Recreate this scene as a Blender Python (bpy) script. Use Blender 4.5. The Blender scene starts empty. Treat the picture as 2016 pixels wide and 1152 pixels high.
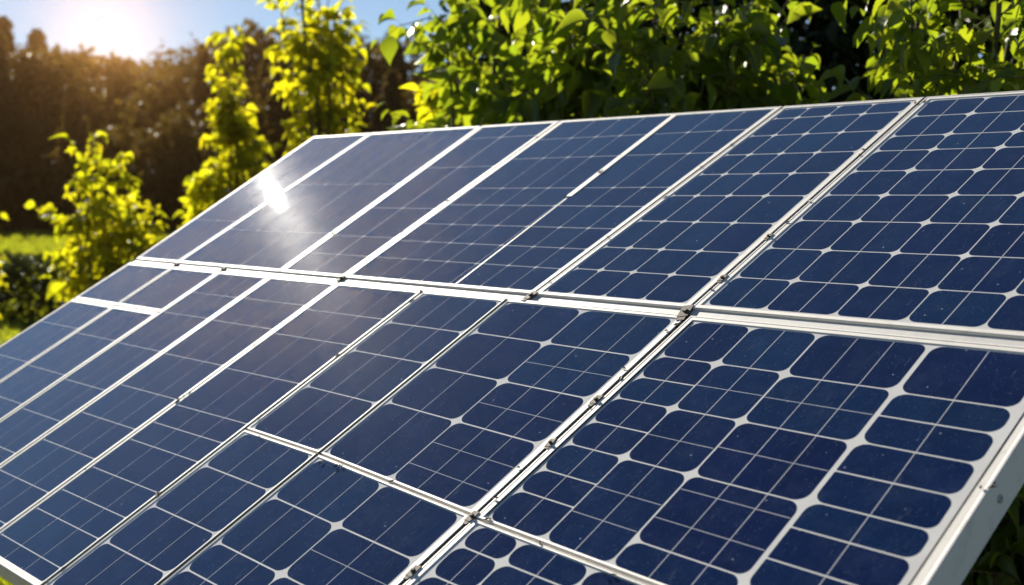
import bpy, math, random
import numpy as np
from mathutils import Vector, Matrix

sc = bpy.context.scene
R_ = math.radians
# ------------------------------------------------------------------ camera
CAM = Vector((0.0, 0.0, 1.3))
PITCH = math.atan(191.6 / 2519.0)
cam_d = bpy.data.cameras.new('camera')
cam = bpy.data.objects.new('camera', cam_d)
sc.collection.objects.link(cam)
cam.location = CAM
cam.rotation_euler = (R_(90) - PITCH, 0, 0)
cam_d.sensor_width = 36.0
cam_d.lens = 36.0 * 2519.0 / 2016.0
cam_d.clip_start = 0.05
cam_d.clip_end = 3000.0
cam_d.dof.use_dof = True
cam_d.dof.focus_distance = 1.62
cam_d.dof.aperture_fstop = 6.0
sc.camera = cam

# ------------------------------------------------------------------ sky and sun
SUN_AZ, SUN_EL = -24.2, 25.6          # azimuth clockwise from +Y, elevation
w = bpy.data.worlds.new('World')
sc.world = w
w.use_nodes = True
wn = w.node_tree.nodes
sky = wn.new('ShaderNodeTexSky')
sky.sky_type = 'NISHITA'
sky.sun_disc = False
sky.sun_elevation = R_(SUN_EL)
sky.sun_rotation = R_(SUN_AZ)
sky.air_density = 0.75
sky.dust_density = 0.0
sky.ozone_density = 2.0
bg = wn['Background']
bg.inputs['Strength'].default_value = 0.043
w.node_tree.links.new(sky.outputs[0], bg.inputs['Color'])

sun_l = bpy.data.lights.new('sun_lamp', 'SUN')
sun_l.energy = 5.0
sun_l.angle = R_(0.5)
sun_l.color = (1.0, 0.925, 0.80)
sun_o = bpy.data.objects.new('sun_lamp', sun_l)
sc.collection.objects.link(sun_o)
sd = Vector((math.sin(R_(SUN_AZ)) * math.cos(R_(SUN_EL)), math.cos(R_(SUN_AZ)) * math.cos(R_(SUN_EL)), math.sin(R_(SUN_EL))))
sun_o.rotation_euler = sd.to_track_quat('Z', 'Y').to_euler()

vs = sc.view_settings
vs.view_transform = 'Standard'
vs.look = 'None'
vs.exposure = 1.1
vs.gamma = 1.0
sc.render.engine = 'CYCLES'
sc.cycles.max_bounces = 8
sc.cycles.transparent_max_bounces = 8
sc.cycles.volume_bounces = 0
sc.cycles.sample_clamp_indirect = 6.0
sc.cycles.use_denoising = True

# ------------------------------------------------------------------ helpers
def tag(o, label=None, cat=None, group=None, kind=None):
    if label: o['label'] = label
    if cat: o['category'] = cat
    if group: o['group'] = group
    if kind: o['kind'] = kind
    return o

def link(o, parent=None):
    sc.collection.objects.link(o)
    if parent is not None: o.parent = parent
    return o

def empty(name, loc=(0, 0, 0)):
    o = bpy.data.objects.new(name, None)
    o.empty_display_size = 0.1
    o.location = loc
    return link(o)

def mesh_obj(name, verts, faces, mats, parent=None, mat_idx=None, smooth=False, tint=None):
    me = bpy.data.meshes.new(name)
    me.from_pydata([tuple(v) for v in verts], [], faces)
    if not isinstance(mats, (list, tuple)): mats = [mats]
    for m in mats: me.materials.append(m)
    if mat_idx is not None: me.polygons.foreach_set('material_index', mat_idx)
    if smooth: me.polygons.foreach_set('use_smooth', [True] * len(me.polygons))
    me.update()
    return link(bpy.data.objects.new(name, me), parent)

def ray(px, py):
    """unit-forward direction through a point of a 2016 px wide picture"""
    x, y = (px - 1008.0) / 2519.0, (py - 576.0) / 2519.0
    c, s = math.cos(-PITCH), math.sin(-PITCH)
    return Vector((x, c + y * s, s - y * c))

def at(px, d, z=0.0):
    """ground spot seen in column px at forward distance d"""
    return Vector(((px - 1008.0) / 2519.0 * d, d, z))

def zat(py, d):
    return CAM.z + (384.4 - py) / 2519.0 * d

# ------------------------------------------------------------------ materials
def new_mat(name):
    m = bpy.data.materials.new(name)
    m.use_nodes = True
    nt = m.node_tree
    return m, nt, nt.nodes['Principled BSDF'], nt.nodes['Material Output']

def N(nt, t, **kw):
    n = nt.nodes.new(t)
    for k, v in kw.items(): setattr(n, k, v)
    return n

def noise(nt, scale, detail=4, rough=0.6, coord=None, stretch=None):
    n = N(nt, 'ShaderNodeTexNoise')
    n.inputs['Scale'].default_value = scale
    n.inputs['Detail'].default_value = detail
    n.inputs['Roughness'].default_value = rough
    if coord is not None:
        if stretch:
            mp = N(nt, 'ShaderNodeMapping')
            mp.inputs['Scale'].default_value = stretch
            nt.links.new(coord, mp.inputs[0]); coord = mp.outputs[0]
        nt.links.new(coord, n.inputs['Vector'])
    return n

def ramp(nt, src, stops):
    r = N(nt, 'ShaderNodeValToRGB')
    el = r.color_ramp.elements
    while len(el) < len(stops): el.new(0.5)
    for e, (p, c) in zip(el, stops):
        e.position = p
        e.color = (c, c, c, 1) if isinstance(c, (int, float)) else (*c, 1)
    nt.links.new(src, r.inputs[0])
    return r

def mix(nt, fac, a, b, mode='MIX'):
    m = N(nt, 'ShaderNodeMix', data_type='RGBA', blend_type=mode)
    for s, i in ((fac, 0), (a, 6), (b, 7)):
        if isinstance(s, (int, float)): m.inputs[i].default_value = s
        elif isinstance(s, tuple): m.inputs[i].default_value = (*s, 1)
        else: nt.links.new(s, m.inputs[i])
    return m.outputs[2]

def glass_face(name, base, base2, dust=True):
    """a face seen under the module's front glass: base colour with blotches, dust specks, glossy"""
    m, nt, p, out = new_mat(name)
    tc = N(nt, 'ShaderNodeTexCoord').outputs['Object']
    oi = N(nt, 'ShaderNodeObjectInfo')
    n1 = noise(nt, 9.0, 5, 0.65, tc)
    f1 = ramp(nt, n1.outputs[0], [(0.35, 0.0), (0.68, 1.0)])
    col = mix(nt, f1.outputs[0], base, base2)
    if dust:
        # each cell of its own batch: a little darker, bluer or more violet
        hsv = N(nt, 'ShaderNodeHueSaturation')
        mr = N(nt, 'ShaderNodeMapRange')
        nt.links.new(oi.outputs['Random'], mr.inputs[0])
        mr.inputs[3].default_value = 0.492; mr.inputs[4].default_value = 0.515
        nt.links.new(mr.outputs[0], hsv.inputs['Hue'])
        mr2 = N(nt, 'ShaderNodeMapRange')
        nt.links.new(oi.outputs['Random'], mr2.inputs[0])
        mr2.inputs[3].default_value = 1.12; mr2.inputs[4].default_value = 0.85
        nt.links.new(mr2.outputs[0], hsv.inputs['Value'])
        nt.links.new(col, hsv.inputs['Color'])
        col = hsv.outputs[0]
        # crystalline mottling
        n2 = noise(nt, 260.0, 2, 0.5, tc)
        f2 = ramp(nt, n2.outputs[0], [(0.3, 0.75), (0.75, 1.3)])
        col = mix(nt, 1.0, col, f2.outputs[0], 'MULTIPLY')
        # thin film of dust, clotted in wiped streaks
        n3 = noise(nt, 20.0, 8, 0.78, tc)
        f3 = ramp(nt, n3.outputs[0], [(0.46, 0.0), (0.80, 0.06)])
        col = mix(nt, f3.outputs[0], col, (0.24, 0.32, 0.44))
        # specks
        vo = N(nt, 'ShaderNodeTexVoronoi', feature='F1')
        vo.inputs['Scale'].default_value = 75.0
        nt.links.new(tc, vo.inputs['Vector'])
        f4 = ramp(nt, vo.outputs['Distance'], [(0.045, 0.55), (0.10, 0.0)])
        gate = ramp(nt, vo.outputs['Color'], [(0.72, 0.0), (0.78, 1.0)])
        fm = N(nt, 'ShaderNodeMath', operation='MULTIPLY')
        nt.links.new(f4.outputs[0], fm.inputs[0]); nt.links.new(gate.outputs[0], fm.inputs[1])
        col = mix(nt, fm.outputs[0], col, (0.55, 0.58, 0.62))
        vo2 = N(nt, 'ShaderNodeTexVoronoi', feature='F1')
        vo2.inputs['Scale'].default_value = 240.0
        nt.links.new(tc, vo2.inputs['Vector'])
        f6 = ramp(nt, vo2.outputs['Distance'], [(0.08, 0.30), (0.22, 0.0)])
        gate2 = ramp(nt, vo2.outputs['Color'], [(0.60, 0.0), (0.85, 1.0)])
        fm2 = N(nt, 'ShaderNodeMath', operation='MULTIPLY')
        nt.links.new(f6.outputs[0], fm2.inputs[0]); nt.links.new(gate2.outputs[0], fm2.inputs[1])
        col = mix(nt, fm2.outputs[0], col, (0.30, 0.36, 0.46))
        # hair scratches
        n5 = noise(nt, 14.0, 2, 0.5, tc, (4.0, 0.8, 1.0))
        f5 = ramp(nt, n5.outputs[0], [(0.497, 0.0), (0.5, 0.05), (0.503, 0.0)])
        col = mix(nt, f5.outputs[0], col, (0.5, 0.55, 0.6))
    nt.links.new(col, p.inputs['Base Color'])
    p.inputs['Roughness'].default_value = 0.006
    if dust:
        p.inputs['Sheen Weight'].default_value = 0.17
        p.inputs['Sheen Roughness'].default_value = 0.3
        p.inputs['Sheen Tint'].default_value = (0.28, 0.56, 1.0, 1)
    p.inputs['IOR'].default_value = 1.5
    # the dusty share of the glass scatters the reflection widely
    p2 = N(nt, 'ShaderNodeBsdfPrincipled')
    nt.links.new(col, p2.inputs['Base Color'])
    p2.inputs['Roughness'].default_value = 0.21
    p2.inputs['IOR'].default_value = 1.5
    rg = noise(nt, 17.0, 5, 0.7, tc)
    rr = ramp(nt, rg.outputs[0], [(0.3, 0.001), (0.75, 0.0028)])
    ms = N(nt, 'ShaderNodeMixShader')
    nt.links.new(rr.outputs[0], ms.inputs[0])
    nt.links.new(p.outputs[0], ms.inputs[1]); nt.links.new(p2.outputs[0], ms.inputs[2])
    nt.links.new(ms.outputs[0], out.inputs['Surface'])
    return m

M_cell = glass_face('silicon_cell', (0.0015, 0.008, 0.042), (0.003, 0.013, 0.060))
M_back = glass_face('white_backsheet', (0.72, 0.71, 0.68), (0.62, 0.61, 0.58), dust=False)
M_bus = glass_face('tinned_ribbon', (0.42, 0.43, 0.46), (0.55, 0.55, 0.56), dust=False)

def painted(name, c, rough=0.42, dirt=(0.30, 0.25, 0.18), amount=0.45, metallic=0.0, spec=None):
    m, nt, p, out = new_mat(name)
    tc = N(nt, 'ShaderNodeTexCoord').outputs['Object']
    n1 = noise(nt, 30.0, 7, 0.75, tc)
    f1 = ramp(nt, n1.outputs[0], [(0.52, 0.0), (0.80, amount)])
    n2 = noise(nt, 5.0, 4, 0.6, tc)
    f2 = ramp(nt, n2.outputs[0], [(0.3, 0.9), (0.7, 1.0)])
    col = mix(nt, f1.outputs[0], c, dirt)
    col = mix(nt, 1.0, col, f2.outputs[0], 'MULTIPLY')
    nt.links.new(col, p.inputs['Base Color'])
    p.inputs['Roughness'].default_value = rough
    p.inputs['Metallic'].default_value = metallic
    nb = noise(nt, 90.0, 4, 0.6, tc)
    bp = N(nt, 'ShaderNodeBump')
    bp.inputs['Strength'].default_value = 0.08
    bp.inputs['Distance'].default_value = 0.002
    nt.links.new(nb.outputs[0], bp.inputs['Height'])
    nt.links.new(bp.outputs[0], p.inputs['Normal'])
    if spec is not None: p.inputs['Specular IOR Level'].default_value = spec
    return m

M_frame = painted('white_frame_paint', (0.84, 0.79, 0.71), 0.55)
M_rail = painted('grey_rail', (0.66, 0.64, 0.60), 0.55)
M_steel = painted('galvanised_steel', (0.38, 0.38, 0.37), 0.5, metallic=0.6)
M_rust = painted('dirty_clamp', (0.10, 0.075, 0.05), 0.75, (0.05, 0.03, 0.02), 0.8)
M_seal_shade = painted('black_seal_and_seam_shade', (0.006, 0.0055, 0.005), 0.95, (0.015, 0.013, 0.010), 0.4, spec=0.02)  # for edge seals, and for the shade painted into open seams

def leaf_mat(name, base, base2, trans, tw=0.5, rough=0.5, spec=0.35, vary=False):
    m, nt, p, out = new_mat(name)
    at_ = N(nt, 'ShaderNodeAttribute', attribute_name='tint')
    col = mix(nt, at_.outputs['Fac'], base, base2)
    if vary:                                    # each tree its own tone, from brown to dull green
        oi = N(nt, 'ShaderNodeObjectInfo')
        col = mix(nt, oi.outputs['Random'], col, (0.020, 0.034, 0.010))
    else:                                       # yellowed and browned patches
        tcx = N(nt, 'ShaderNodeTexCoord').outputs['Object']
        nz = noise(nt, 55.0, 3, 0.6, tcx)
        col = mix(nt, ramp(nt, nz.outputs[0], [(0.56, 0.0), (0.78, 0.55)]).outputs[0], col, (0.13, 0.10, 0.02))
    nt.links.new(col, p.inputs['Base Color'])
    p.inputs['Roughness'].default_value = rough
    p.inputs['Specular IOR Level'].default_value = spec
    tr = N(nt, 'ShaderNodeBsdfTranslucent')
    t2 = tuple(min(1, x * k) for x, k in zip(trans, (1.35, 1.1, 1.0)))
    tcol = mix(nt, at_.outputs['Fac'], trans, t2)
    nt.links.new(tcol, tr.inputs['Color'])
    ms = N(nt, 'ShaderNodeMixShader')
    ms.inputs[0].default_value = tw
    nt.links.new(p.outputs[0], ms.inputs[1])
    nt.links.new(tr.outputs[0], ms.inputs[2])
    nt.links.new(ms.outputs[0], out.inputs['Surface'])
    return m

M_leaf = leaf_mat('hedge_leaf', (0.045, 0.085, 0.010), (0.09, 0.12, 0.014), (0.34, 0.47, 0.016), 0.48, 0.40, 0.5)
M_leaf_y = leaf_mat('young_leaf', (0.07, 0.10, 0.010), (0.12, 0.12, 0.012), (0.60, 0.64, 0.012), 0.6)
M_leaf_shade = leaf_mat('shade_dark_leaf', (0.014, 0.028, 0.005), (0.024, 0.042, 0.007), (0.05, 0.07, 0.006), 0.25)  # leaf colour itself darkened to give the deep shade
M_leaf_f = leaf_mat('forest_leaf', (0.034, 0.036, 0.012), (0.06, 0.050, 0.016), (0.12, 0.09, 0.015), 0.35, 0.6, 0.2, vary=True)
M_grass = leaf_mat('grass_blade', (0.055, 0.09, 0.012), (0.10, 0.11, 0.02), (0.36, 0.44, 0.02), 0.5, 0.5, 0.3)

def bark_mat(name, c1, c2):
    m, nt, p, out = new_mat(name)
    tc = N(nt, 'ShaderNodeTexCoord').outputs['Object']
    n1 = noise(nt, 30, 6, 0.7, tc, (1, 1, 0.25))
    nt.links.new(mix(nt, n1.outputs[0], c1, c2), p.inputs['Base Color'])
    p.inputs['Roughness'].default_value = 0.85
    return m
M_bark = bark_mat('brown_bark', (0.06, 0.04, 0.025), (0.13, 0.09, 0.055))
M_twig = bark_mat('green_twig', (0.07, 0.07, 0.02), (0.14, 0.11, 0.04))

# ------------------------------------------------------------------ ground
def ground():
    m, nt, p, out = new_mat('meadow_soil')
    tc = N(nt, 'ShaderNodeTexCoord').outputs['Object']
    n1 = noise(nt, 0.35, 6, 0.65, tc)
    n2 = noise(nt, 14.0, 5, 0.7, tc)
    c1 = mix(nt, ramp(nt, n1.outputs[0], [(0.35, 0), (0.65, 1)]).outputs[0], (0.045, 0.060, 0.012), (0.085, 0.085, 0.018))
    c2 = mix(nt, ramp(nt, n2.outputs[0], [(0.4, 0), (0.75, 0.7)]).outputs[0], c1, (0.06, 0.045, 0.02))
    nt.links.new(c2, p.inputs['Base Color'])
    p.inputs['Roughness'].default_value = 0.95
    bp = N(nt, 'ShaderNodeBump'); bp.inputs['Strength'].default_value = 0.6; bp.inputs['Distance'].default_value = 0.043
    nt.links.new(n2.outputs[0], bp.inputs['Height']); nt.links.new(bp.outputs[0], p.inputs['Normal'])
    nx, ny = 60, 60
    xs = np.sign(np.linspace(-1, 1, nx)) * np.abs(np.linspace(-1, 1, nx)) ** 2 * 900
    ys = np.sign(np.linspace(-0.5, 1, ny)) * np.abs(np.linspace(-0.5, 1, ny)) ** 2 * 900
    V = [(x, y, ground_z(x, y)) for y in ys for x in xs]
    F = [(j * nx + i, j * nx + i + 1, (j + 1) * nx + i + 1, (j + 1) * nx + i) for j in range(ny - 1) for i in range(nx - 1)]
    o = mesh_obj('ground', V, F, m, smooth=True)
    tag(o, kind='structure')

def ground_z(x, y):
    # level meadow, rising behind the wood's edge into a low wooded slope
    t = max(0.0, min(1.0, (y - 48.0) / 40.0))
    return 2.2 * t * t * (3 - 2 * t)
ground()

# the disc of the sun itself, low over the treeline
def sun_disc():
    d = ray(208, 66); D = 1500.0
    bpy_r = D * 0.0088
    m = bpy.data.materials.new('sun_surface'); m.use_nodes = True
    nt = m.node_tree; nt.nodes.remove(nt.nodes['Principled BSDF'])
    e = nt.nodes.new('ShaderNodeEmission'); e.inputs[0].default_value = (1.0, 0.74, 0.42, 1); e.inputs[1].default_value = SUN_GLOW
    nt.links.new(e.outputs[0], nt.nodes['Material Output'].inputs[0])
    import bmesh
    bm = bmesh.new(); bmesh.ops.create_icosphere(bm, subdivisions=4, radius=bpy_r)
    me = bpy.data.meshes.new('sun'); bm.to_mesh(me); bm.free(); me.materials.append(m)
    o = bpy.data.objects.new('sun', me); o.location = CAM + d.normalized() * D
    link(o); tag(o, kind='structure')
SUN_GLOW = 850.0
sun_disc()

# ------------------------------------------------------------------ the plane of the array
PC = Vector((0.65924831, 0.56441157, 0.49682114))
PR = Vector((0.65036006, -0.75962609, 0.0)); PR.normalize()
PN = PR.cross(PC).normalized()
K = 0.8                                  # metres per survey unit
PO = CAM + ray(615, 272) * (4.0 * K)
PROT = Matrix((PR, PC, PN)).transposed()

def plane_empty(name, u, v):
    o = empty(name)
    M = PROT.to_4x4()
    M.translation = PO + PR * (u * K) + PC * (v * K)
    o.matrix_world = M
    return o

rng = random.Random(7)

def lerp(a, b, t): return a + (b - a) * t

class Quad:
    """bilinear patch of the array plane, (s,t) from lower left"""
    def __init__(s, tl, tr, bl, br): s.tl, s.tr, s.bl, s.br = map(np.array, (tl, tr, bl, br))
    def p(s, a, b): return (s.bl * (1 - a) + s.br * a) * (1 - b) + (s.tl * (1 - a) + s.tr * a) * b
    def W(s): return 0.5 * (np.linalg.norm(s.tr - s.tl) + np.linalg.norm(s.br - s.bl))
    def H(s): return 0.5 * (np.linalg.norm(s.tl - s.bl) + np.linalg.norm(s.tr - s.br))
    def inset(s, l, r, t, b):
        Wd, H = s.W(), s.H()
        a0, a1, b0, b1 = l / Wd, 1 - r / Wd, b / H, 1 - t / H
        return Quad(s.p(a0, b1), s.p(a1, b1), s.p(a0, b0), s.p(a1, b0))
    def grow_u(s):
        return 0.5 * (s.tl[0] + s.bl[0]), 0.5 * (s.tr[0] + s.br[0])
    def grow_v(s):
        return 0.5 * (s.bl[1] + s.br[1]), 0.5 * (s.tl[1] + s.tr[1])

def rounded(w, h, radii, n=6):
    """outline of a w x h rectangle with four corner radii (bl, br, tr, tl)"""
    pts = []
    for (cx, cy, a0), r in zip(((0, 0, 180), (w, 0, 270), (w, h, 0), (0, h, 90)), radii):
        r = min(r, 0.48 * w, 0.48 * h)
        sx = 1 if cx == 0 else -1; sy = 1 if cy == 0 else -1
        ox, oy = cx + sx * r, cy + sy * r
        for k in range(n + 1):
            a = R_(a0 + 90 * k / n)
            pts.append((ox + r * math.cos(a), oy + r * math.sin(a)))
    return pts

DEPTH = 0.036
def module(label, quad, frame, pad, cols, rows, bus=1, thin=None, rad=0.014, gap=0.0032, colrows=None, busw=0.0017, colbus=None, wide=None, half=None, group='solar panels of the array'):
    """one framed module: frame, backsheet, cells. quad corners in survey units: tl, tr, bl, br"""
    q = Quad(*quad)
    root = plane_empty('solar_panel', float(q.bl[0]), float(q.bl[1]))
    tag(root, label, 'solar panel', group)
    o = q.bl.copy()
    L = lambda p, h: ((p[0] - o[0]) * K, (p[1] - o[1]) * K, h)
    fl, fr, ft, fb = frame
    qi = q.inset(fl, fr, ft, fb)
    # --- frame: a ring, its lip 3 mm proud of the glass
    H1, H2 = 0.0016, 0.0012
    lipq = q.inset(fl * 0.28, fr * 0.28, ft * 0.28, fb * 0.28)
    rings = [(q, -DEPTH), (q, H1 - 0.0006), (q.inset(.0012, .0012, .0012, .0012), H1), (lipq, H1), (q.inset(fl * .34, fr * .34, ft * .34, fb * .34), H2), (qi.inset(-.001, -.001, -.001, -.001), H2), (qi, H2 - 0.0006), (qi, -0.004)]
    V, F = [], []
    for qq, h in rings:
        for p in (qq.bl, qq.br, qq.tr, qq.tl): V.append(L(p, h))
    for k in range(len(rings) - 1):
        for j in range(4):
            a, b = k * 4 + j, k * 4 + (j + 1) % 4
            F.append((a, b, b + 4, a + 4))
    mesh_obj('frame', V, F, M_frame, root)
    # --- backsheet: the white plate the cells lie on
    V = [L(p, h) for h in (0.0, -0.004) for p in (qi.bl, qi.br, qi.tr, qi.tl)]
    F = [(0, 1, 2, 3), (7, 6, 5, 4)] + [(j, j + 4, (j + 1) % 4 + 4, (j + 1) % 4) for j in range(4)]
    mesh_obj('backsheet', V, F, M_back, root)
    # --- cells
    pl, pr, pt, pb = pad
    qc = qi.inset(pl, pr, pt, pb)
    u0, u1 = qc.grow_u(); v0, v1 = qc.grow_v()
    S = [0.0] + [(u - u0) / (u1 - u0) for u in cols] + [1.0]
    W, H = qc.W(), qc.H()
    for ci in range(len(S) - 1):
        rr = sorted(colrows[ci] if colrows and colrows.get(ci) is not None else rows)
        T = [0.0] + [(v - v0) / (v1 - v0) for v in rr] + [1.0]
        th = thin.get(ci, []) if isinstance(thin, dict) else (thin or [])
        nb = colbus[ci] if colbus and ci in colbus else bus
        for ri in range(len(T) - 1):
            gl = gap * (wide[ci - 1] if wide and ci > 0 else 1)
            gr = gap * (wide[ci] if wide and ci < len(S) - 2 else 1)
            a0 = S[ci] + (gl / 2 / W if ci else 0); a1 = S[ci + 1] - (gr / 2 / W if ci < len(S) - 2 else 0)
            b0 = T[ri] + (gap / 2 / H if ri else 0); b1 = T[ri + 1] - (gap / 2 / H if ri < len(T) - 2 else 0)
            cw, ch = (a1 - a0) * W, (b1 - b0) * H
            if cw < .004 or ch < .004: continue
            radii = [rad * rng.uniform(0.85, 1.2) for _ in range(4)]
            if half and ci in half:
                hr, sharp = half[ci]              # rows where only one side is notched
                lo_r, hi_r = (rr[ri - 1] if ri else None), (rr[ri] if ri < len(rr) else None)
                if lo_r in hr: radii[sharp[0]] *= .12
                if hi_r in hr: radii[sharp[1]] *= .12
            out = rounded(cw, ch, radii)
            V, F, MI = [], [], []
            def put(x, y, h): 
                V.append(L(qc.p(a0 + x / W, b0 + y / H), h)); return len(V) - 1
            top = [put(x, y, 0.00012) for x, y in out]
            bot = [put(x, y, 0.00003) for x, y in out]
            n = len(top)
            F.append(tuple(top)); MI.append(0)
            for j in range(n): F.append((top[j], bot[j], bot[(j + 1) % n], top[(j + 1) % n])); MI.append(0)
            # ribbons soldered along the cell and fingers across it
            bw = busw / 2
            xs = [cw * f for f in ([0.5] if nb == 1 else [0.36, 0.70] if nb == 2 else nb if isinstance(nb, (list, tuple)) else [])]
            for x in xs:
                x += rng.uniform(-.0008, .00018)
                e = rng.uniform(0, .0004)
                ids = [put(x - bw, e, .00022), put(x + bw, e, .00022), put(x + bw, ch - e, .00022), put(x - bw, ch - e, .00022)]
                F.append(tuple(ids)); MI.append(1)
            for v in th:
                t = (v - v0) / (v1 - v0)
                if T[ri] + .01 < t < T[ri + 1] - .01:
                    y = (t - b0) * H
                    ids = [put(.001, y - bw * .8, .00018), put(cw - .001, y - bw * .8, .00018), put(cw - .001, y + bw * .8, .00018), put(.001, y + bw * .8, .00018)]
                    F.append(tuple(ids)); MI.append(1)
            mesh_obj('cell', V, F, [M_cell, M_bus], root, MI)
    return root

g = .0022
ge = .0034                               # the wider open slits
VT, VB = .007, -.7165                     # upper row: top and bottom edges
W0 = .737                                # lower row starts here
def up(uTL, uTR, uBL, uBR): return ((uTL, VT), (uTR, VT), (uBL, VB), (uBR, VB))
FU = (.011, .011, .011, .010)
NOPAD = (.004, .004, .002, .002)

# upper row, left to right
module('far left narrow panel of the upper row, washed pale by the glare', up(0, .318 - g, .075, .325 - g), (.009, .007, .010, .010), NOPAD, [.19], [-.275, -.5], bus=0, rad=.003, gap=.0016)
module('upper panel with a white sun glint along its left frame', up(.318 + g, .83 - g, .325 + g, .856 - g), (.009, .010, .011, .010), NOPAD, [.487, .64], [-.30, -.543], bus=1, rad=.006, gap=.0018, wide=[1, 2.6], busw=.0009)
module('narrow upper panel of two cell columns between the glinting panel and the six column one', up(.83 + g, 1.137 - g, .856 + g, 1.123 - g), (.012, .011, .011, .010), NOPAD, [.985], [-.065, -.22, -.42, -.55, -.63], bus=0, rad=.005, gap=.0019, wide=[1.8])
m4 = module('wide upper panel split halfway by a short white strip reaching down from its top edge', up(1.137 + g, 1.812 - g, 1.123 + g, 1.745 - g), (.016, .013, .011, .010), NOPAD, [1.255, 1.335, 1.41, 1.507, 1.607, 1.69], [-.09, -.187, -.327, -.402, -.486, -.56, -.63], bus=0, rad=.0055, gap=.0019)
module('upper panel of four cell columns left of the big rightmost upper panel', up(1.812 + g, 2.138 - g, 1.745 + g, 2.118 - g), (.012, .012, .011, .010), (.004, .006, .003, .003), [1.858, 1.935, 2.02], [-.048, -.122, -.2, -.278, -.36, -.455, -.55, -.626], bus=0, rad=.010, gap=.0024)
module('large rightmost panel of the upper row, cut off by the right side of the photo', up(2.138 + g, 2.745, 2.118 + g, 2.745), (.013, .014, .012, .010), (.006, .006, .004, .004), [2.262, 2.385, 2.497, 2.61], [-.071, -.147, -.202, -.275, -.358, -.443, -.532, -.622], bus=1, rad=.013, gap=.0024)

# lower row
def lo(u0, u1, vt0, vt1, vb0, vb1, u0b=None, u1b=None):
    return ((u0, vt0), (u1, vt1), (u0 if u0b is None else u0b, vb0), (u1 if u1b is None else u1b, vb1))
BOT = -1.628
FL = (.009, .009, .010, .010)
lowrows = [-1.05, -1.18, -1.30, -1.40, -1.51]
module('small pale leftmost panel just under the long rail, above the short white bar', lo(.073, .345 - g, -W0, -W0, -.921, -.921), (.010, .007, .010, .010), NOPAD, [.20], [], bus=0, rad=.003, gap=.002)
module('second small pale panel under the long rail, above the right end of the short bar', lo(.345 + g, .60 - g, -W0, -W0, -.921, -.921), (.007, .009, .010, .010), NOPAD, [.46], [], bus=0, rad=.003, gap=.002)
module('far left lower panel below the short white bar', lo(.073, .345 - g, -.9245, -.9245, BOT, BOT), (.010, .008, .011, .012), NOPAD, [], [-1.03, -1.178, -1.30, -1.42, -1.53], bus=2, rad=.003, gap=.0020, busw=.0010)
module('lower panel second from the left, below the right half of the short white bar', lo(.345 + g, .60 - g, -.9245, -.9245, BOT, BOT), (.009, .010, .011, .012), NOPAD, [], [-1.045, -1.186, -1.30, -1.42, -1.53], bus=2, rad=.003, gap=.0020, busw=.0010)
module('pale lower panel running from the long rail past the end of the short bar', lo(.60 + g, .848 - g, -W0, -W0, BOT, BOT), (.009, .010, .010, .012), NOPAD, [], [-.83, -.917, -1.049, -1.197, -1.31, -1.42, -1.53], bus=2, rad=.004, gap=.0021, busw=.0011)
module('lower panel with broad white seams left of the first dark slit', lo(.848 + g, 1.137 - g, -W0, -W0, BOT, BOT), (.010, .009, .010, .012), NOPAD, [], [-.828, -.919, -1.052, -1.17, -1.27, -1.365, -1.468, -1.56], bus=2, rad=.005, gap=.0022, busw=.0012)
module('lower panel left of the dark slit that ends in the bottom left', lo(1.137 + g, 1.440 - ge, -W0, -W0, BOT, BOT), (.009, .007, .010, .012), (.003, .002, .002, .002), [], [-.84, -.93, -1.057, -1.183, -1.24, -1.295, -1.382, -1.45, -1.505, -1.58], bus=2, rad=.006, gap=.0022, busw=.0012)
module('narrow lower panel between two dark slits, above the low cross bar', lo(1.440 + ge, 1.697 - ge, -W0, -W0, -1.1945, -1.2025), (.006, .005, .010, .005), (.006, .003, .002, .001), [], [-.848, -.944, -1.062], bus=2, rad=.014, gap=.0027, busw=.0013)
module('lower panel of two cell columns between a dark slit and the wide seam', lo(1.697 + ge, 2.133 - ge, -W0, -W0, -1.2025, -1.232), (.005, .013, .010, .005), (.004, .006, .002, .001), [1.906], [-.848, -.957, -1.066], bus=1, colbus={1: 2}, thin={1: [-.902, -1.015, -1.12, -1.172]}, rad=.017, gap=.0029, busw=.0013)
n8 = module('big dark lower right panel with rounded cells, its grey side showing', lo(2.133 + ge, 2.748, -W0, -W0, -1.235, -1.268, 2.133 + g, 2.782), (.013, .016, .012, .005), (.007, .014, .002, .001), [2.27, 2.393, 2.572], [-.846, -.957, -1.073], bus=1,
       colrows={0: [-.846, -.902, -.957, -1.016, -1.072, -1.132, -1.181], 2: [-.85, -.957, -1.072, -1.2], 3: [-.853, -.901, -.954, -1.010, -1.066, -1.112, -1.165, -1.213]},
       thin={1: [-.90, -1.018, -1.135, -1.187], 2: [-.902, -1.013, -1.10, -1.156]}, colbus={2: 2}, rad=.016, gap=.0025, busw=.0014, wide=[1.1, 1.4, 3.2],
       half={0: ([-.902, -1.016, -1.132, -1.181], (1, 2)), 3: ([-.901, -1.010, -1.112, -1.165], (0, 3))})
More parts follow.
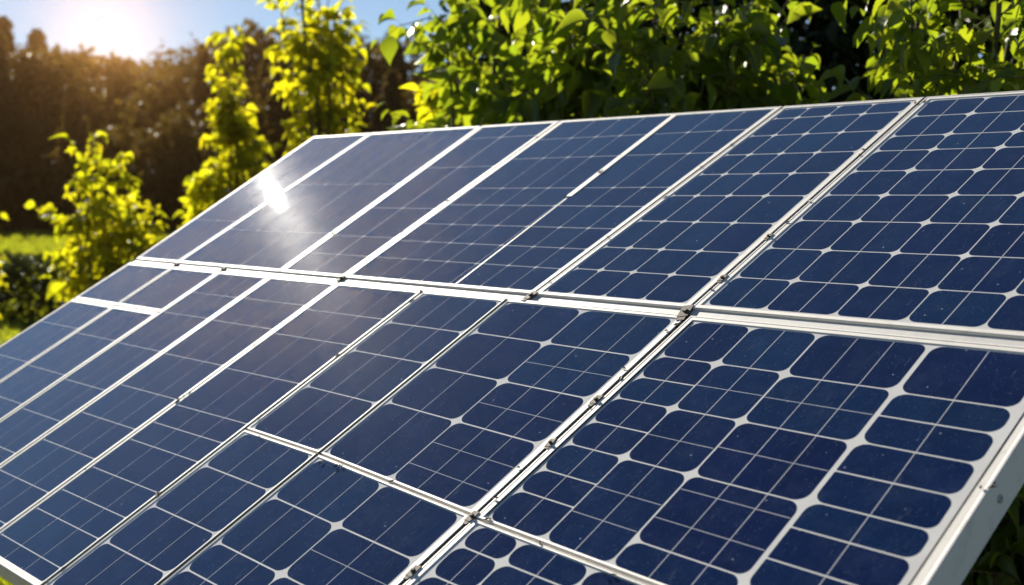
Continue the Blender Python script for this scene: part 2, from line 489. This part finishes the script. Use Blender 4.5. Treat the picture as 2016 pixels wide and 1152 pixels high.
# below the cross bar
module('bottom panel under the cross bar, between the two dark slits', lo(1.440 + ge, 1.697 - ge, -1.198, -1.206, BOT, BOT), (.006, .005, .005, .012), (.006, .003, .001, .002), [], [-1.30, -1.41, -1.505], bus=2, rad=.015, gap=.0028, busw=.0013)
module('bottom panel under the cross bar, left of the wide seam', lo(1.697 + ge, 2.133 - ge, -1.206, -1.2355, BOT, BOT), (.005, .013, .005, .012), (.004, .006, .001, .002), [1.909], [-1.322, -1.43, -1.49, -1.56], bus=1, colbus={0: 2}, thin={1: [-1.375]}, rad=.017, gap=.0029, busw=.0013)
module('bottom corner panel under the cross bar, right of the wide seam', lo(2.133 + ge, 2.782, -1.2385, -1.2715, BOT, BOT, 2.133 + g, 2.82), (.013, .016, .005, .012), (.007, .014, .001, .002), [2.25, 2.39, 2.57], [-1.30, -1.355, -1.42, -1.49, -1.56], bus=1, rad=.019, gap=.0028, busw=.0014, wide=[1.3, 1.6, 2.6])

# the short white strip on the wide upper panel
def bar(name, parent, org, a, b, w0, h0, h1, mat, ch=.001):
    """bar between plane points a and b (survey units), width w0, from height h0 to h1 (m)"""
    a, b, o = np.array(a), np.array(b), np.array(org)
    d = (b - a) / np.linalg.norm(b - a); nrm = np.array((-d[1], d[0]))
    V = []
    for p in (a, b):
        for s, h in ((-1, h0), (1, h0), (1, h1 - ch), (1 - 2 * ch / (w0 * K), h1), (-1 + 2 * ch / (w0 * K), h1), (-1, h1 - ch)):
            x = p + nrm * s * w0 / 2 - o
            V.append((x[0] * K, x[1] * K, h))
    F = [(j, (j + 1) % 6, (j + 1) % 6 + 6, j + 6) for j in range(6)] + [(5, 4, 3, 2, 1, 0), (6, 7, 8, 9, 10, 11)]
    return mesh_obj(name, V, F, mat, parent)
bar('cover_strip', m4, (1.123 + g, VB), (1.519, VT - .011), (1.5115, -.365), .018, .0002, .0014, M_frame)
bar('cover_strip', m4, (1.123 + g, VB), (1.5115, -.365), (1.507, VB + .011), .0042, .0002, .0006, M_frame, .0002)

bar('edge_seal', n8, (2.133 + g, -1.235), (2.7345, -.752), (2.7605, -1.236), .0016, .0008, .0016, M_seal_shade, .0002)
bar('edge_seal', n8, (2.133 + g, -1.235), (2.150, -.752), (2.150, -1.226), .0012, .0004, .0013, M_seal_shade, .0002)
# screws in the grey side of the big panel
def screw(parent, org, u, v, depth):
    V, F = [], []
    n = 10
    for k in range(n):
        a = 2 * math.pi * k / n
        for r, x in ((.0042, 0.0), (.0036, .0016), (.0012, .0018), (.0010, .00018)):
            V.append(((u - org[0]) * K + x, (v - org[1]) * K + r * math.cos(a), -depth + r * math.sin(a)))
    for k in range(n):
        for j in range(3):
            a, b = k * 4 + j, ((k + 1) % n) * 4 + j
            F.append((a, b, b + 1, a + 1))
    F.append(tuple(k * 4 + 3 for k in range(n)))
    mesh_obj('screw', V, F, M_steel, parent, smooth=True)
for v in (-.82, -.985, -1.135):
    u = 2.748 + (2.782 - 2.748) * (v + W0) / (-1.268 + W0)
    screw(n8, (2.133 + g, -1.235), u, v, .018)

# ------------------------------------------------------------------ the rack that carries the panels
rack = plane_empty('mounting_rack', 0.0, 0.0)
tag(rack, 'pale mounting rack, its long grey channel rail running between the two rows of panels', 'mounting rack')
VM = (VB - W0) / 2
bar('channel_rail', rack, (0, 0), (.078, VM), (2.745, VM), .019, -.075, -.0014, M_rail)
for v in (-.15, -.55, -.95, -1.45):
    bar('support_rail', rack, (0, 0), (.12, v), (2.70, v), .05, -.080, -DEPTH - .002, M_steel)
def post(u, v):
    top = PO + PR * (u * K) + PC * (v * K) - PN * .08
    iv = (Matrix.Translation(PO) @ PROT.to_4x4()).inverted()
    s = .025
    V = []
    for z in (0.0, top.z + .01):
        for dx, dy in ((-s, -s), (s, -s), (s, s), (-s, s)):
            V.append(iv @ Vector((top.x + dx, top.y + dy, z)))
    F = [(3, 2, 1, 0), (4, 5, 6, 7)] + [(j, (j + 1) % 4, (j + 1) % 4 + 4, j + 4) for j in range(4)]
    mesh_obj('post', V, F, M_steel, rack)
for u in (.35, 1.2, 1.95):
    post(u, -.15); post(u, -1.40)

# black strips standing in for the shade in the open seams between frames
for a, b in (((2.137, .004), (2.119, -.712)), ((1.812, .004), (1.746, -.712)), ((1.137, .004), (1.123, -.712)), ((.83, .004), (.856, -.712)), ((.318, .004), (.325, -.712)),
             ((2.133, -.742), (2.133, BOT)), ((1.697, -.742), (1.697, BOT)), ((1.440, -.742), (1.440, BOT)), ((1.137, -.742), (1.137, BOT)), ((.848, -.742), (.848, BOT)), ((.60, -.742), (.60, BOT))):
    bar('seam_shade_strip', rack, (0, 0), a, b, .0068 if a[0] in (1.440, 1.697, 2.133) else .0044, -.012, .0010, M_seal_shade, .0003)

def clamp(u, v, rz, sz=1.0, mat=None):
    """small bent clamp plate with a bolt, grimy, sitting over a seam"""
    V, F = [], []
    r = random.Random(int(u * 991 + v * 77))
    c, s = math.cos(rz), math.sin(rz)
    def add(pts, fs):
        b = len(V)
        for x, y, z in pts:
            x += r.uniform(-.0007, .0007); y += r.uniform(-.0007, .0007)
            V.append((u * K + (x * c - y * s) * sz, v * K + (x * s + y * c) * sz, z))
        F.extend(tuple(b + i for i in f) for f in fs)
    box = lambda x0, x1, y0, y1, z0, z1: ([(x0, y0, z0), (x1, y0, z0), (x1, y1, z0), (x0, y1, z0), (x0, y0, z1), (x1, y0, z1), (x1, y1, z1), (x0, y1, z1)],
                                          [(3, 2, 1, 0), (4, 5, 6, 7), (0, 1, 5, 4), (1, 2, 6, 5), (2, 3, 7, 6), (3, 0, 4, 7)])
    add(*box(-.006, .006, -.010, .010, -.02, .0026))
    add(*box(-.004, .0045, -.016, -.010, -.01, .0022))
    n = 6
    pts = [(.0032 * math.cos(k * math.pi / 3), .0032 * math.sin(k * math.pi / 3), z) for z in (.0024, .005) for k in range(6)]
    add(pts, [tuple(range(6, 12))] + [(k, (k + 1) % 6, (k + 1) % 6 + 6, k + 6) for k in range(6)])
    mesh_obj('clamp', V, F, mat or M_rust, rack)
for u, v, rz, s in ((2.118, -.728, .3, 1.25), (1.745, -.722, -.2, 1.0), (1.123, -.722, .1, .8), (2.124, -.50, 0, .6), (2.121, -.63, .1, .7),
                    (2.129, -.965, 0, .8), (2.130, -1.07, .2, .7), (2.131, -1.236, 0, .8), (2.131, -1.35, 0, .8), (1.437, -1.385, .4, .45), (.34, -.728, 0, .7), (.60, -.73, 0, .7)):
    clamp(u, v, rz, s)

# scraps of dry leaf and grit caught in the seams
def litter():
    r = random.Random(5)
    V, F = [], []
    seams = [((2.136, -.02), (2.119, -.70)), ((2.131, -.76), (2.131, -1.6)), ((1.81, 0), (1.747, -.7)), ((1.137, 0), (1.123, -.7)), ((.83, 0), (.856, -.7)), ((1.515, 0), (1.509, -.36)), ((2.75, -.76), (2.775, -1.23)), ((1.44, -.75), (1.44, -1.6)), ((1.14, -.75), (1.14, -1.6)), ((1.45, -1.2), (2.1, -1.23)), ((2.14, -1.236), (2.7, -1.268))]
    for (a, b) in seams:
        for k in range(int(6 * math.dist(a, b)) + 3):
            t = r.random()
            if r.random() < .6: t = round(t * 4) / 4 + r.gauss(0, .02)
            u = lerp(a[0], b[0], t) + r.gauss(0, .005); v = lerp(a[1], b[1], t) + r.gauss(0, .004)
            L_, Wd = r.uniform(.0015, .006), r.uniform(.0008, .002)
            an = r.uniform(0, 6.28); h = .0020 + r.uniform(0, .001)
            p = PO + PR * (u * K) + PC * (v * K)
            ax = PR * math.cos(an) + PC * math.sin(an); ay = PN.cross(ax)
            i = len(V)
            V += [p - ax * L_ + PN * h, p + ay * Wd + PN * (h + .0012), p + ax * L_ + PN * h, p - ay * Wd + PN * (h + .0006), p + PN * (h - .001)]
            F += [(i, i + 3, i + 2, i + 1), (i, i + 1, i + 4), (i + 1, i + 2, i + 4), (i + 2, i + 3, i + 4), (i + 3, i, i + 4)]
    o = mesh_obj('leaf_litter', V, F, M_rust)
    tag(o, 'brown grit and dry leaf scraps caught in the seams of the panels', 'litter', kind='stuff')
litter()

# ------------------------------------------------------------------ foliage
MT_V = np.array([(0, 0, 0), (-.16, .14, .03), (.16, .14, .03), (0, .30, -.02), (-.27, .40, .05), (.27, .40, .05), (0, .58, -.03), (-.19, .70, .01), (.19, .70, .01), (0, 1.0, -.12)], float)
MT_F = [(0, 3, 1), (0, 2, 3), (1, 3, 6, 4), (2, 5, 6, 3), (4, 6, 7), (5, 8, 6), (7, 6, 9), (8, 9, 6)]
# full leaf: stalk, oval blade folded along the midrib, drawn-out tip
_sec = [(.10, .012, 0), (.14, .10, .02), (.24, .205, .035), (.38, .265, .04), (.54, .25, .03), (.70, .175, .005), (.84, .085, -.03), (.93, .032, -.06)]
LT_V = np.array([(0, 0, 0)] + [p for y, w_, z in _sec for p in ((-w_, y, z + w_ * .18), (0, y, z - .03), (w_, y, z + w_ * .18))] + [(0, 1.0, -.10)], float)
LT_F = [(0, 2, 1), (0, 3, 2)]
for _k in range(len(_sec) - 1):
    _a = 1 + 3 * _k
    LT_F += [(_a, _a + 1, _a + 4, _a + 3), (_a + 1, _a + 2, _a + 5, _a + 4)]
_a = 1 + 3 * (len(_sec) - 1)
LT_F += [(_a, _a + 1, _a + 3), (_a + 1, _a + 2, _a + 3)]
QT_V = np.array([(0, 0, 0), (-.38, .45, .06), (.38, .45, .06), (0, 1.0, -.1), (0, .5, -.05)], float)
QT_F = [(0, 4, 1), (0, 2, 4), (1, 4, 3), (2, 3, 4)]

def norm(a): return a / np.maximum(np.linalg.norm(a, axis=-1, keepdims=True), 1e-9)

def leaf_mesh(name, pos, direc, size, mat, parent, rs, simple=False, width=1.0, nz=None, curl=.3):
    """leaves as one mesh: pos = stalk ends, direc = where each tip points"""
    tv, tf = {True: (QT_V, QT_F), False: (LT_V, LT_F), 'mid': (MT_V, MT_F)}[simple]
    n = len(pos)
    y = norm(direc)
    up_ = np.tile([0, 0, 1.0], (n, 1)) + rs.normal(0, .55, (n, 3)) if nz is None else nz
    x = norm(np.cross(y, up_))
    z = np.cross(x, y)
    sz = size[:, None, None]
    t = tv[None].repeat(n, 0).copy()
    t[:, :, 0] *= width * rs.uniform(.8, 1.15, (n, 1))
    cv = rs.normal(curl, .35, (n, 1)); t[:, :, 2] -= cv * t[:, :, 1] ** 2 * .5
    t[:, :, 2] += rs.normal(1, .8, (n, 1)) * np.abs(t[:, :, 0]) * .5
    P = pos[:, None, :] + sz * (t[:, :, 0:1] * x[:, None] + t[:, :, 1:2] * y[:, None] + t[:, :, 2:3] * z[:, None])
    V = P.reshape(-1, 3)
    nv = len(tv)
    lt = np.concatenate([np.array(f) for f in tf]); ln = np.array([len(f) for f in tf])
    loops = (lt[None] + (np.arange(n) * nv)[:, None]).ravel()
    tot = np.tile(ln, n); start = np.concatenate([[0], np.cumsum(tot)[:-1]])
    me = bpy.data.meshes.new(name)
    me.vertices.add(len(V)); me.vertices.foreach_set('co', V.ravel().astype(np.float32))
    me.loops.add(len(loops)); me.loops.foreach_set('vertex_index', loops.astype(np.int32))
    me.polygons.add(len(tot)); me.polygons.foreach_set('loop_start', start.astype(np.int32)); me.polygons.foreach_set('loop_total', tot.astype(np.int32))
    me.polygons.foreach_set('use_smooth', np.ones(len(tot), bool))
    a = me.attributes.new('tint', 'FLOAT', 'POINT')
    a.data.foreach_set('value', np.repeat(rs.random(n), nv).astype(np.float32))
    me.materials.append(mat)
    me.update(calc_edges=True); me.validate()
    return link(bpy.data.objects.new(name, me), parent)

def tubes(name, lines, mat, parent, sides=6):
    """tapered branches: lines = list of (points, radius at start, radius at end)"""
    V, F = [], []
    for pts, r0, r1 in lines:
        pts = [Vector(p) for p in pts]; b = len(V); m = len(pts)
        for i, p in enumerate(pts):
            d = (pts[min(i + 1, m - 1)] - pts[max(i - 1, 0)]).normalized()
            x = d.cross(Vector((.31, .95, .1))).normalized(); y = d.cross(x)
            r = lerp(r0, r1, i / max(1, m - 1))
            for k in range(sides):
                a = 2 * math.pi * k / sides
                V.append(p + x * (r * math.cos(a)) + y * (r * math.sin(a)))
        for i in range(m - 1):
            for k in range(sides):
                F.append((b + i * sides + k, b + i * sides + (k + 1) % sides, b + (i + 1) * sides + (k + 1) % sides, b + (i + 1) * sides + k))
        F.append(tuple(b + (m - 1) * sides + k for k in range(sides)))
    return mesh_obj(name, V, F, mat, parent, smooth=True)

def walk(rs, p, d, length, steps, wander, lift=0.0):
    pts = [np.array(p, float)]; d = np.array(d, float)
    for k in range(steps):
        d = norm(d + rs.normal(0, wander, 3) + np.array([0, 0, lift]))
        pts.append(pts[-1] + d * length / steps)
    return np.array(pts)

def shrub(name, label, cat, base, height, width, stems, twigs, per, leaf, mat, seed, group=None, depth=None, taper=.35, droop=.5, twig_len=.30, z_low=.25, wide_leaf=1.0, part='stem', simple=False, lean=(0, 0)):
    """upright leafy plant: stems from the base, twigs off the stems, leaves in pairs along every twig"""
    rs = np.random.RandomState(seed)
    root = empty(name, base)
    tag(root, label, cat, group)
    depth = depth or width
    lines, lp, ld = [], [], []
    for s in range(stems):
        a = 2 * math.pi * (s + rs.rand()) / stems
        off = np.array([math.cos(a) * width * .5, math.sin(a) * depth * .5, 0]) * rs.uniform(.2, 1.0)
        h = height * rs.uniform(.78, 1.0) * (1 - .22 * np.linalg.norm(off[:2]) / (width * .5 + 1e-6)) if stems > 1 else height
        if s == 0: off = off * .1; h = height * .97           # one leader reaches the full height
        p0 = off * .35
        top = off * (1 - taper) + np.array([lean[0], lean[1], h])
        st = np.linspace(0, 1, 11)[:, None]
        pts = p0 + (top - p0) * st + np.cumsum(rs.normal(0, .012 * height, (11, 3)) * np.array([1, 1, .2]), 0) * st
        lines.append((pts, .006 + .008 * height, .0022))
        for t in range(twigs):
            f = z_low + (1 - z_low) * rs.rand() ** .85
            i = min(9, int(f * 10)); q = lerp(pts[i], pts[i + 1], f * 10 - i)
            prof = (1 - taper * 1.7 * max(0, f - .25)) if taper > 0 else 1
            an = rs.uniform(0, 2 * math.pi)
            d = np.array([math.cos(an) * width, math.sin(an) * depth, 0]) / max(width, depth) + np.array([0, 0, rs.uniform(.1, .9)])
            ln = twig_len * max(.3, prof) * rs.uniform(.5, 1.15)
            tw = walk(rs, q, norm(d), ln, 5, .22, -.05)
            lines.append((tw, .0028, .00022))
            k = max(3, int(per * rs.uniform(.6, 1.2)))
            for j in range(k):
                g_ = (j + .6) / k * 4.999; ii = int(g_); pp = lerp(tw[ii], tw[ii + 1], g_ - ii)
                dd = norm(tw[ii + 1] - tw[ii])
                side = norm(np.cross(dd, [0, 0, 1.0]) + 1e-6) * (1 if j % 2 else -1)
                v = dd * .55 + side * .8 + np.array([0, 0, -droop]) + rs.normal(0, .33, 3)
                if j == k - 1: v = dd + np.array([0, 0, -droop * .7])
                lp.append(pp); ld.append(v)
    # leader tips carry a tuft
    lp, ld = np.array(lp), np.array(ld)
    tubes(part, lines, M_twig if height < 2.6 else M_bark, root, 5)
    sz = leaf * rs.uniform(.45, 1.25, len(lp))
    leaf_mesh('foliage', lp, ld, sz, mat, root, rs, simple, wide_leaf)
    return root

# plants in the meadow behind the left end of the array
shrub('young_bush', 'yellow green young bush standing alone in front of the dark wood, left of the panels', 'bush', at(218, 7.0), 1.64, .60, 12, 22, 9, .076, M_leaf_y, 11, taper=.22, twig_len=.27, z_low=.2, wide_leaf=1.15)
shrub('young_tree', 'slim pointed yellow green tree behind the upper left corner of the array', 'tree', at(468, 8.0), 2.38, .84, 10, 27, 10, .080, M_leaf_y, 23, taper=.58, twig_len=.36, z_low=.2, part='trunk', wide_leaf=1.1)
shrub('young_tree', 'tall green tree between the slim pointed tree and the hedge, its tip above the photo', 'tree', at(640, 7.0), 3.0, .60, 9, 27, 10, .078, M_leaf_y, 31, taper=.40, twig_len=.26, z_low=.25, part='trunk', wide_leaf=1.05)
shrub('leafy_bush', 'low bright bush at the foot of the slim pointed tree', 'bush', at(395, 10.0), 1.15, 1.1, 8, 14, 9, .09, M_leaf_y, 37, taper=.2, twig_len=.3, wide_leaf=1.1)
shrub('leafy_bush', 'bush cut by the left side of the photo, only a few lit leaves showing', 'bush', at(-62, 9.0), 1.62, .7, 7, 14, 9, .085, M_leaf_y, 41, taper=.3, twig_len=.25, wide_leaf=1.1)

# climbing hedge behind the right half of the array
HG = 'leafy shrubs of the hedge behind the array'
shrub('hedge_shrub', 'leftmost hedge shrub, its lit edge standing against the sky', 'shrub', at(972, 4.1), 2.3, .46, 9, 27, 9, .088, M_leaf, 51, HG, .6, taper=-.1, droop=.9, twig_len=.26, z_low=.45)
shrub('hedge_shrub', 'small bright shrub low against the left foot of the hedge', 'shrub', at(830, 4.4), 1.72, .22, 6, 20, 9, .070, M_leaf_y, 52, HG, .4, taper=.45, droop=.6, twig_len=.22, z_low=.4)
shrub('hedge_shrub', 'hedge shrub with hanging pointed leaves right of the leftmost one', 'shrub', at(1165, 3.7), 2.1, .44, 9, 30, 9, .086, M_leaf, 53, HG, .5, taper=-.1, droop=.95, twig_len=.25, z_low=.5)
shrub('hedge_shrub', 'shady hedge shrub with a few sunlit sprays, behind the panel of four cell columns', 'shrub', at(1395, 3.3), 2.0, .46, 8, 30, 9, .075, M_leaf, 54, HG, .45, taper=-.1, droop=.7, twig_len=.23, z_low=.6)
shrub('hedge_shrub', 'hedge shrub with pale sunlit leaves above the top right corner of the array', 'shrub', at(1890, 2.75), 2.12, .50, 11, 44, 9, .066, M_leaf, 57, HG, .5, taper=-.1, droop=.8, twig_len=.22, z_low=.3)

# the dense old hedge in the shade behind them
def thicket(label, base, w_, d_, h_, n, leaf, mat, seed, rot=0.0):
    rs = np.random.RandomState(seed)
    root = empty('hedge', base); tag(root, label, 'hedge')
    root.rotation_euler = (0, 0, rot)
    p = rs.uniform(-.5, .5, (n, 3)) * np.array([w_, d_, 0]) + np.array([0, 0, 1]) * (rs.rand(n, 1) ** .65) * h_
    bump = 1 + .04 * np.sin(p[:, 0] * 5 + seed) + .03 * np.sin(p[:, 0] * 13.0 + 2)
    p[:, 2] *= bump
    p[:, 1] += rs.normal(0, .06, n)
    dirs = rs.normal(0, 1, (n, 3)) + np.array([0, -.4, -.5])
    leaf_mesh('foliage', p, dirs, leaf * rs.uniform(.5, 1.25, n), mat, root, rs, 'mid')
    lines = []
    for k in range(int(w_ * 7)):
        q = np.array([rs.uniform(-.5, .5) * w_, rs.uniform(-.4, .4) * d_, 0])
        lines.append((walk(rs, q, (rs.normal(0, .2), rs.normal(0, .2), 1), h_ * rs.uniform(.6, .95), 9, .13, .05), .014, .003))
    tubes('stem', lines, M_bark, root, 5)
    return root
thicket('hedge with leaves coloured dark for shade, filling the gaps behind the sunlit shrubs', at(1700, 4.9), 3.2, .75, 2.2, 24000, .085, M_leaf_shade, 61, R_(-18))
thicket('dark foliage under the right side of the array', Vector((1.45, 2.65, 0)), 1.7, .5, 1.15, 5200, .075, M_leaf_shade, 63, R_(-35))

# added leafy row standing in for a dark shadow band on the grass
def shadow_leaf_row():
    rs = np.random.RandomState(71)
    c = at(-60, 13.5)
    root = empty('shadow_leaf_row', c); tag(root, 'added low leafy row standing in for a shadow on the sunlit grass at left', 'hedge')
    n = 17000
    p = np.stack([rs.uniform(-3.2, 3.0, n), rs.uniform(-.5, .5, n), rs.rand(n) ** .7 * .62], 1)
    p[:, 2] *= 1 + .1 * np.sin(p[:, 0] * 4) + .06 * np.sin(p[:, 0] * 11)
    d = rs.normal(0, 1, (n, 3)) + np.array([0, -.3, .3])
    leaf_mesh('foliage', p, d, .065 * rs.uniform(.5, 1.2, n), M_leaf_shade, root, rs, True)
    lines = [(walk(rs, (x, rs.uniform(-.3, .3), 0), (0, 0, 1), .5, 5, .15), .012, .003) for x in np.linspace(-3, 2.9, 26)]
    tubes('stem', lines, M_bark, root, 5)
shadow_leaf_row()

# grass
def grass():
    rs = np.random.RandomState(81)
    n = 60000
    y = 2.5 + (rs.rand(n) ** 1.4) * 42
    px = rs.uniform(-220, 800, n)
    x = (px - 1008) / 2519 * y
    near = rs.rand(n) < .12
    x[near] = rs.uniform(-4, 5, near.sum()); y[near] = rs.uniform(-.5, 7, near.sum())
    clump = .6 + .5 * np.sin(x * 1.7 + y * .6) * np.sin(y * 1.1 - x * .4)
    h = (.06 + .10 * rs.rand(n)) * (1 + y / 40) * np.clip(clump, .5, 1.2)
    z = np.array([ground_z(a, b) for a, b in zip(x, y)])
    wd = .006 + .0012 * y
    an = rs.uniform(0, 2 * math.pi, n)
    ax = np.stack([np.cos(an), np.sin(an), 0 * an], 1) * wd[:, None]
    tip = np.stack([rs.normal(0, .4, n) * h, rs.normal(0, .4, n) * h, h], 1)
    b = np.stack([x, y, z - .005], 1)
    V = np.stack([b - ax, b + ax, b + tip * .55 + ax * .6, b + tip * .55 - ax * .6, b + tip * np.array([1.3, 1.3, 1])], 1).reshape(-1, 3)
    i0 = (np.arange(n) * 5)[:, None]
    loops = np.concatenate([i0 + np.array([0, 1, 2, 3]), i0 + np.array([3, 2, 4])], 1).ravel()
    tot = np.tile([4, 3], n); start = np.concatenate([[0], np.cumsum(tot)[:-1]])
    me = bpy.data.meshes.new('grass')
    me.vertices.add(len(V)); me.vertices.foreach_set('co', V.ravel().astype(np.float32))
    me.loops.add(len(loops)); me.loops.foreach_set('vertex_index', loops.astype(np.int32))
    me.polygons.add(2 * n); me.polygons.foreach_set('loop_start', start.astype(np.int32)); me.polygons.foreach_set('loop_total', tot.astype(np.int32))
    a = me.attributes.new('tint', 'FLOAT', 'POINT'); a.data.foreach_set('value', np.repeat(rs.random(n), 5).astype(np.float32))
    me.materials.append(M_grass); me.update(calc_edges=True)
    o = link(bpy.data.objects.new('grass', me)); tag(o, 'sunlit yellow green meadow grass', 'grass', kind='stuff')
grass()

# ------------------------------------------------------------------ the wood
def wood_tree(seed, conifer, h, wd):
    rs = np.random.RandomState(seed)
    root = empty('wood_tree')
    lines = [(walk(rs, (0, 0, -.3), (0, 0, 1), h * .95, 10, .04), .16, .03)]
    n = 3600
    lp = []
    if conifer:
        f = rs.rand(n) ** .7
        r = wd * .5 * (1 - f) ** .85 * (0.55 + .45 * np.sin(f * 46) ** 2) + .05
        a = rs.uniform(0, 2 * math.pi, n); rr = r * np.sqrt(rs.rand(n))
        p = np.stack([np.cos(a) * rr, np.sin(a) * rr, h * (.04 + .96 * f) - rr * .25], 1)
    else:
        nc = 20
        cf = rs.rand(nc); ca = rs.uniform(0, 2 * math.pi, nc)
        cr = wd * .5 * np.sqrt(np.clip(1 - (cf * 1.7 - .7) ** 2, .05, 1)) * rs.uniform(.25, .85, nc)
        cz = h * (.10 + .84 * cf)
        for k in range(nc): lines.append(([(0, 0, cz[k] * .6), (math.cos(ca[k]) * cr[k] * .5, math.sin(ca[k]) * cr[k] * .5, cz[k] * .85), (math.cos(ca[k]) * cr[k], math.sin(ca[k]) * cr[k], cz[k])], .05, .01))
        k = rs.randint(0, nc, n)
        q = norm(rs.normal(0, 1, (n, 3))) * (rs.rand(n, 1) ** .5) * np.array([wd * .27, wd * .27, wd * .22])
        p = np.stack([np.cos(ca[k]) * cr[k], np.sin(ca[k]) * cr[k], cz[k]], 1) + q
        p[:, 2] = np.maximum(p[:, 2], .05)
    tubes('trunk', lines, M_bark, root, 6)
    leaf_mesh('crown', p, rs.normal(0, 1, (n, 3)) + np.array([0, 0, -.3]), rs.uniform(.16, .38, n), M_leaf_f, root, rs, True, 1.1)
    return root

protos = [wood_tree(91, False, 6.4, 4.6), wood_tree(92, True, 7.2, 3.3), wood_tree(93, False, 5.6, 5.0), wood_tree(94, True, 6.2, 2.9), wood_tree(95, False, 7.0, 4.2)]
used = [False] * len(protos)
def plant(k, px, d, scale, rz):
    pr = protos[k]
    if not used[k]:
        o = pr; used[k] = True
    else:
        o = pr.copy(); link(o)
        for ch in pr.children:
            c = ch.copy(); link(c); c.parent = o
    p = at(px, d); o.location = (p.x, p.y, ground_z(p.x, p.y) - .05)
    o.scale = (scale, scale, scale); o.rotation_euler = (0, 0, rz)
    return o
TOPS = [(-260, 40), (0, 40), (60, 55), (105, 44), (130, 60), (152, 120), (262, 120), (285, 64), (320, 72), (350, 50), (395, 62), (440, 78), (500, 82), (560, 84), (620, 95), (700, 90), (780, 95), (830, 100), (1400, 90)]
def top_y(px):
    for (a, ya), (b, yb) in zip(TOPS, TOPS[1:]):
        if a <= px <= b: return lerp(ya, yb, (px - a) / (b - a))
    return 80
HT = [6.4, 7.2, 5.6, 6.2, 7.0]
r = random.Random(3)
WG = 'trees of the wood behind the meadow'
cnt = 0
for d, x0, x1, step, drop in ((43.0, -330, 1120, 96, 110), (50.0, -380, 1180, 66, 42), (58.0, -300, 1150, 54, 6)):
    px = x0
    while px < x1:
        k = cnt % 5 if cnt < 5 else r.randrange(5)
        gp = px + r.uniform(-22, 22)
        ht = zat(top_y(gp) + drop * r.uniform(.6, 1.4) + r.uniform(-9, 12), d) - ground_z(0, d)
        o = plant(k, gp, d + r.uniform(-2.5, 2.5), ht / HT[k] * r.uniform(.94, 1.03), r.uniform(0, 6.28))
        kind = 'spruce like conifer' if k in (1, 3) else 'broadleaf tree'
        row = {43.0: 'at the front edge of the wood', 50.0: 'in the middle of the wood', 58.0: 'on the skyline of the wood'}[d]
        tag(o, f'dark brownish {kind} {row}', 'tree', WG)
        cnt += 1
        px += step * r.uniform(.8, 1.2)

def undergrowth():
    rs = np.random.RandomState(101)
    n = 9000
    y = rs.uniform(41.0, 47, n); px = rs.uniform(-400, 1200, n)
    p = np.stack([(px - 1008) / 2519 * y, y, rs.rand(n) ** 1.2 * (1.9 + .6 * np.sin(px * .02) + .4 * np.sin(px * .07))], 1)
    o = leaf_mesh('undergrowth', p, rs.normal(0, 1, (n, 3)), rs.uniform(.15, .4, n), M_leaf_f, None, rs, True, 1.1)
    tag(o, 'dark undergrowth along the foot of the wood', 'undergrowth', kind='stuff')
undergrowth()

# ------------------------------------------------------------------ haze: warm low sun in the air over the meadow
def haze():
    x0, x1, y0, y1, z0, z1 = -60, 60, -6, 85, -1.0, 14.0
    V = [(x, y, z) for z in (z0, z1) for y in (y0, y1) for x in (x0, x1)]
    F = [(0, 2, 3, 1), (4, 5, 7, 6), (0, 1, 5, 4), (1, 3, 7, 5), (3, 2, 6, 7), (2, 0, 4, 6)]
    m = bpy.data.materials.new('warm_air'); m.use_nodes = True
    nt = m.node_tree; nt.nodes.remove(nt.nodes['Principled BSDF'])
    v = nt.nodes.new('ShaderNodeVolumePrincipled')
    v.inputs['Color'].default_value = (1.0, 0.62, 0.30, 1)
    v.inputs['Density'].default_value = 0.00035
    v.inputs['Anisotropy'].default_value = 0.95
    nt.links.new(v.outputs[0], nt.nodes['Material Output'].inputs['Volume'])
    o = mesh_obj('haze', V, F, m); tag(o, kind='stuff')
haze()
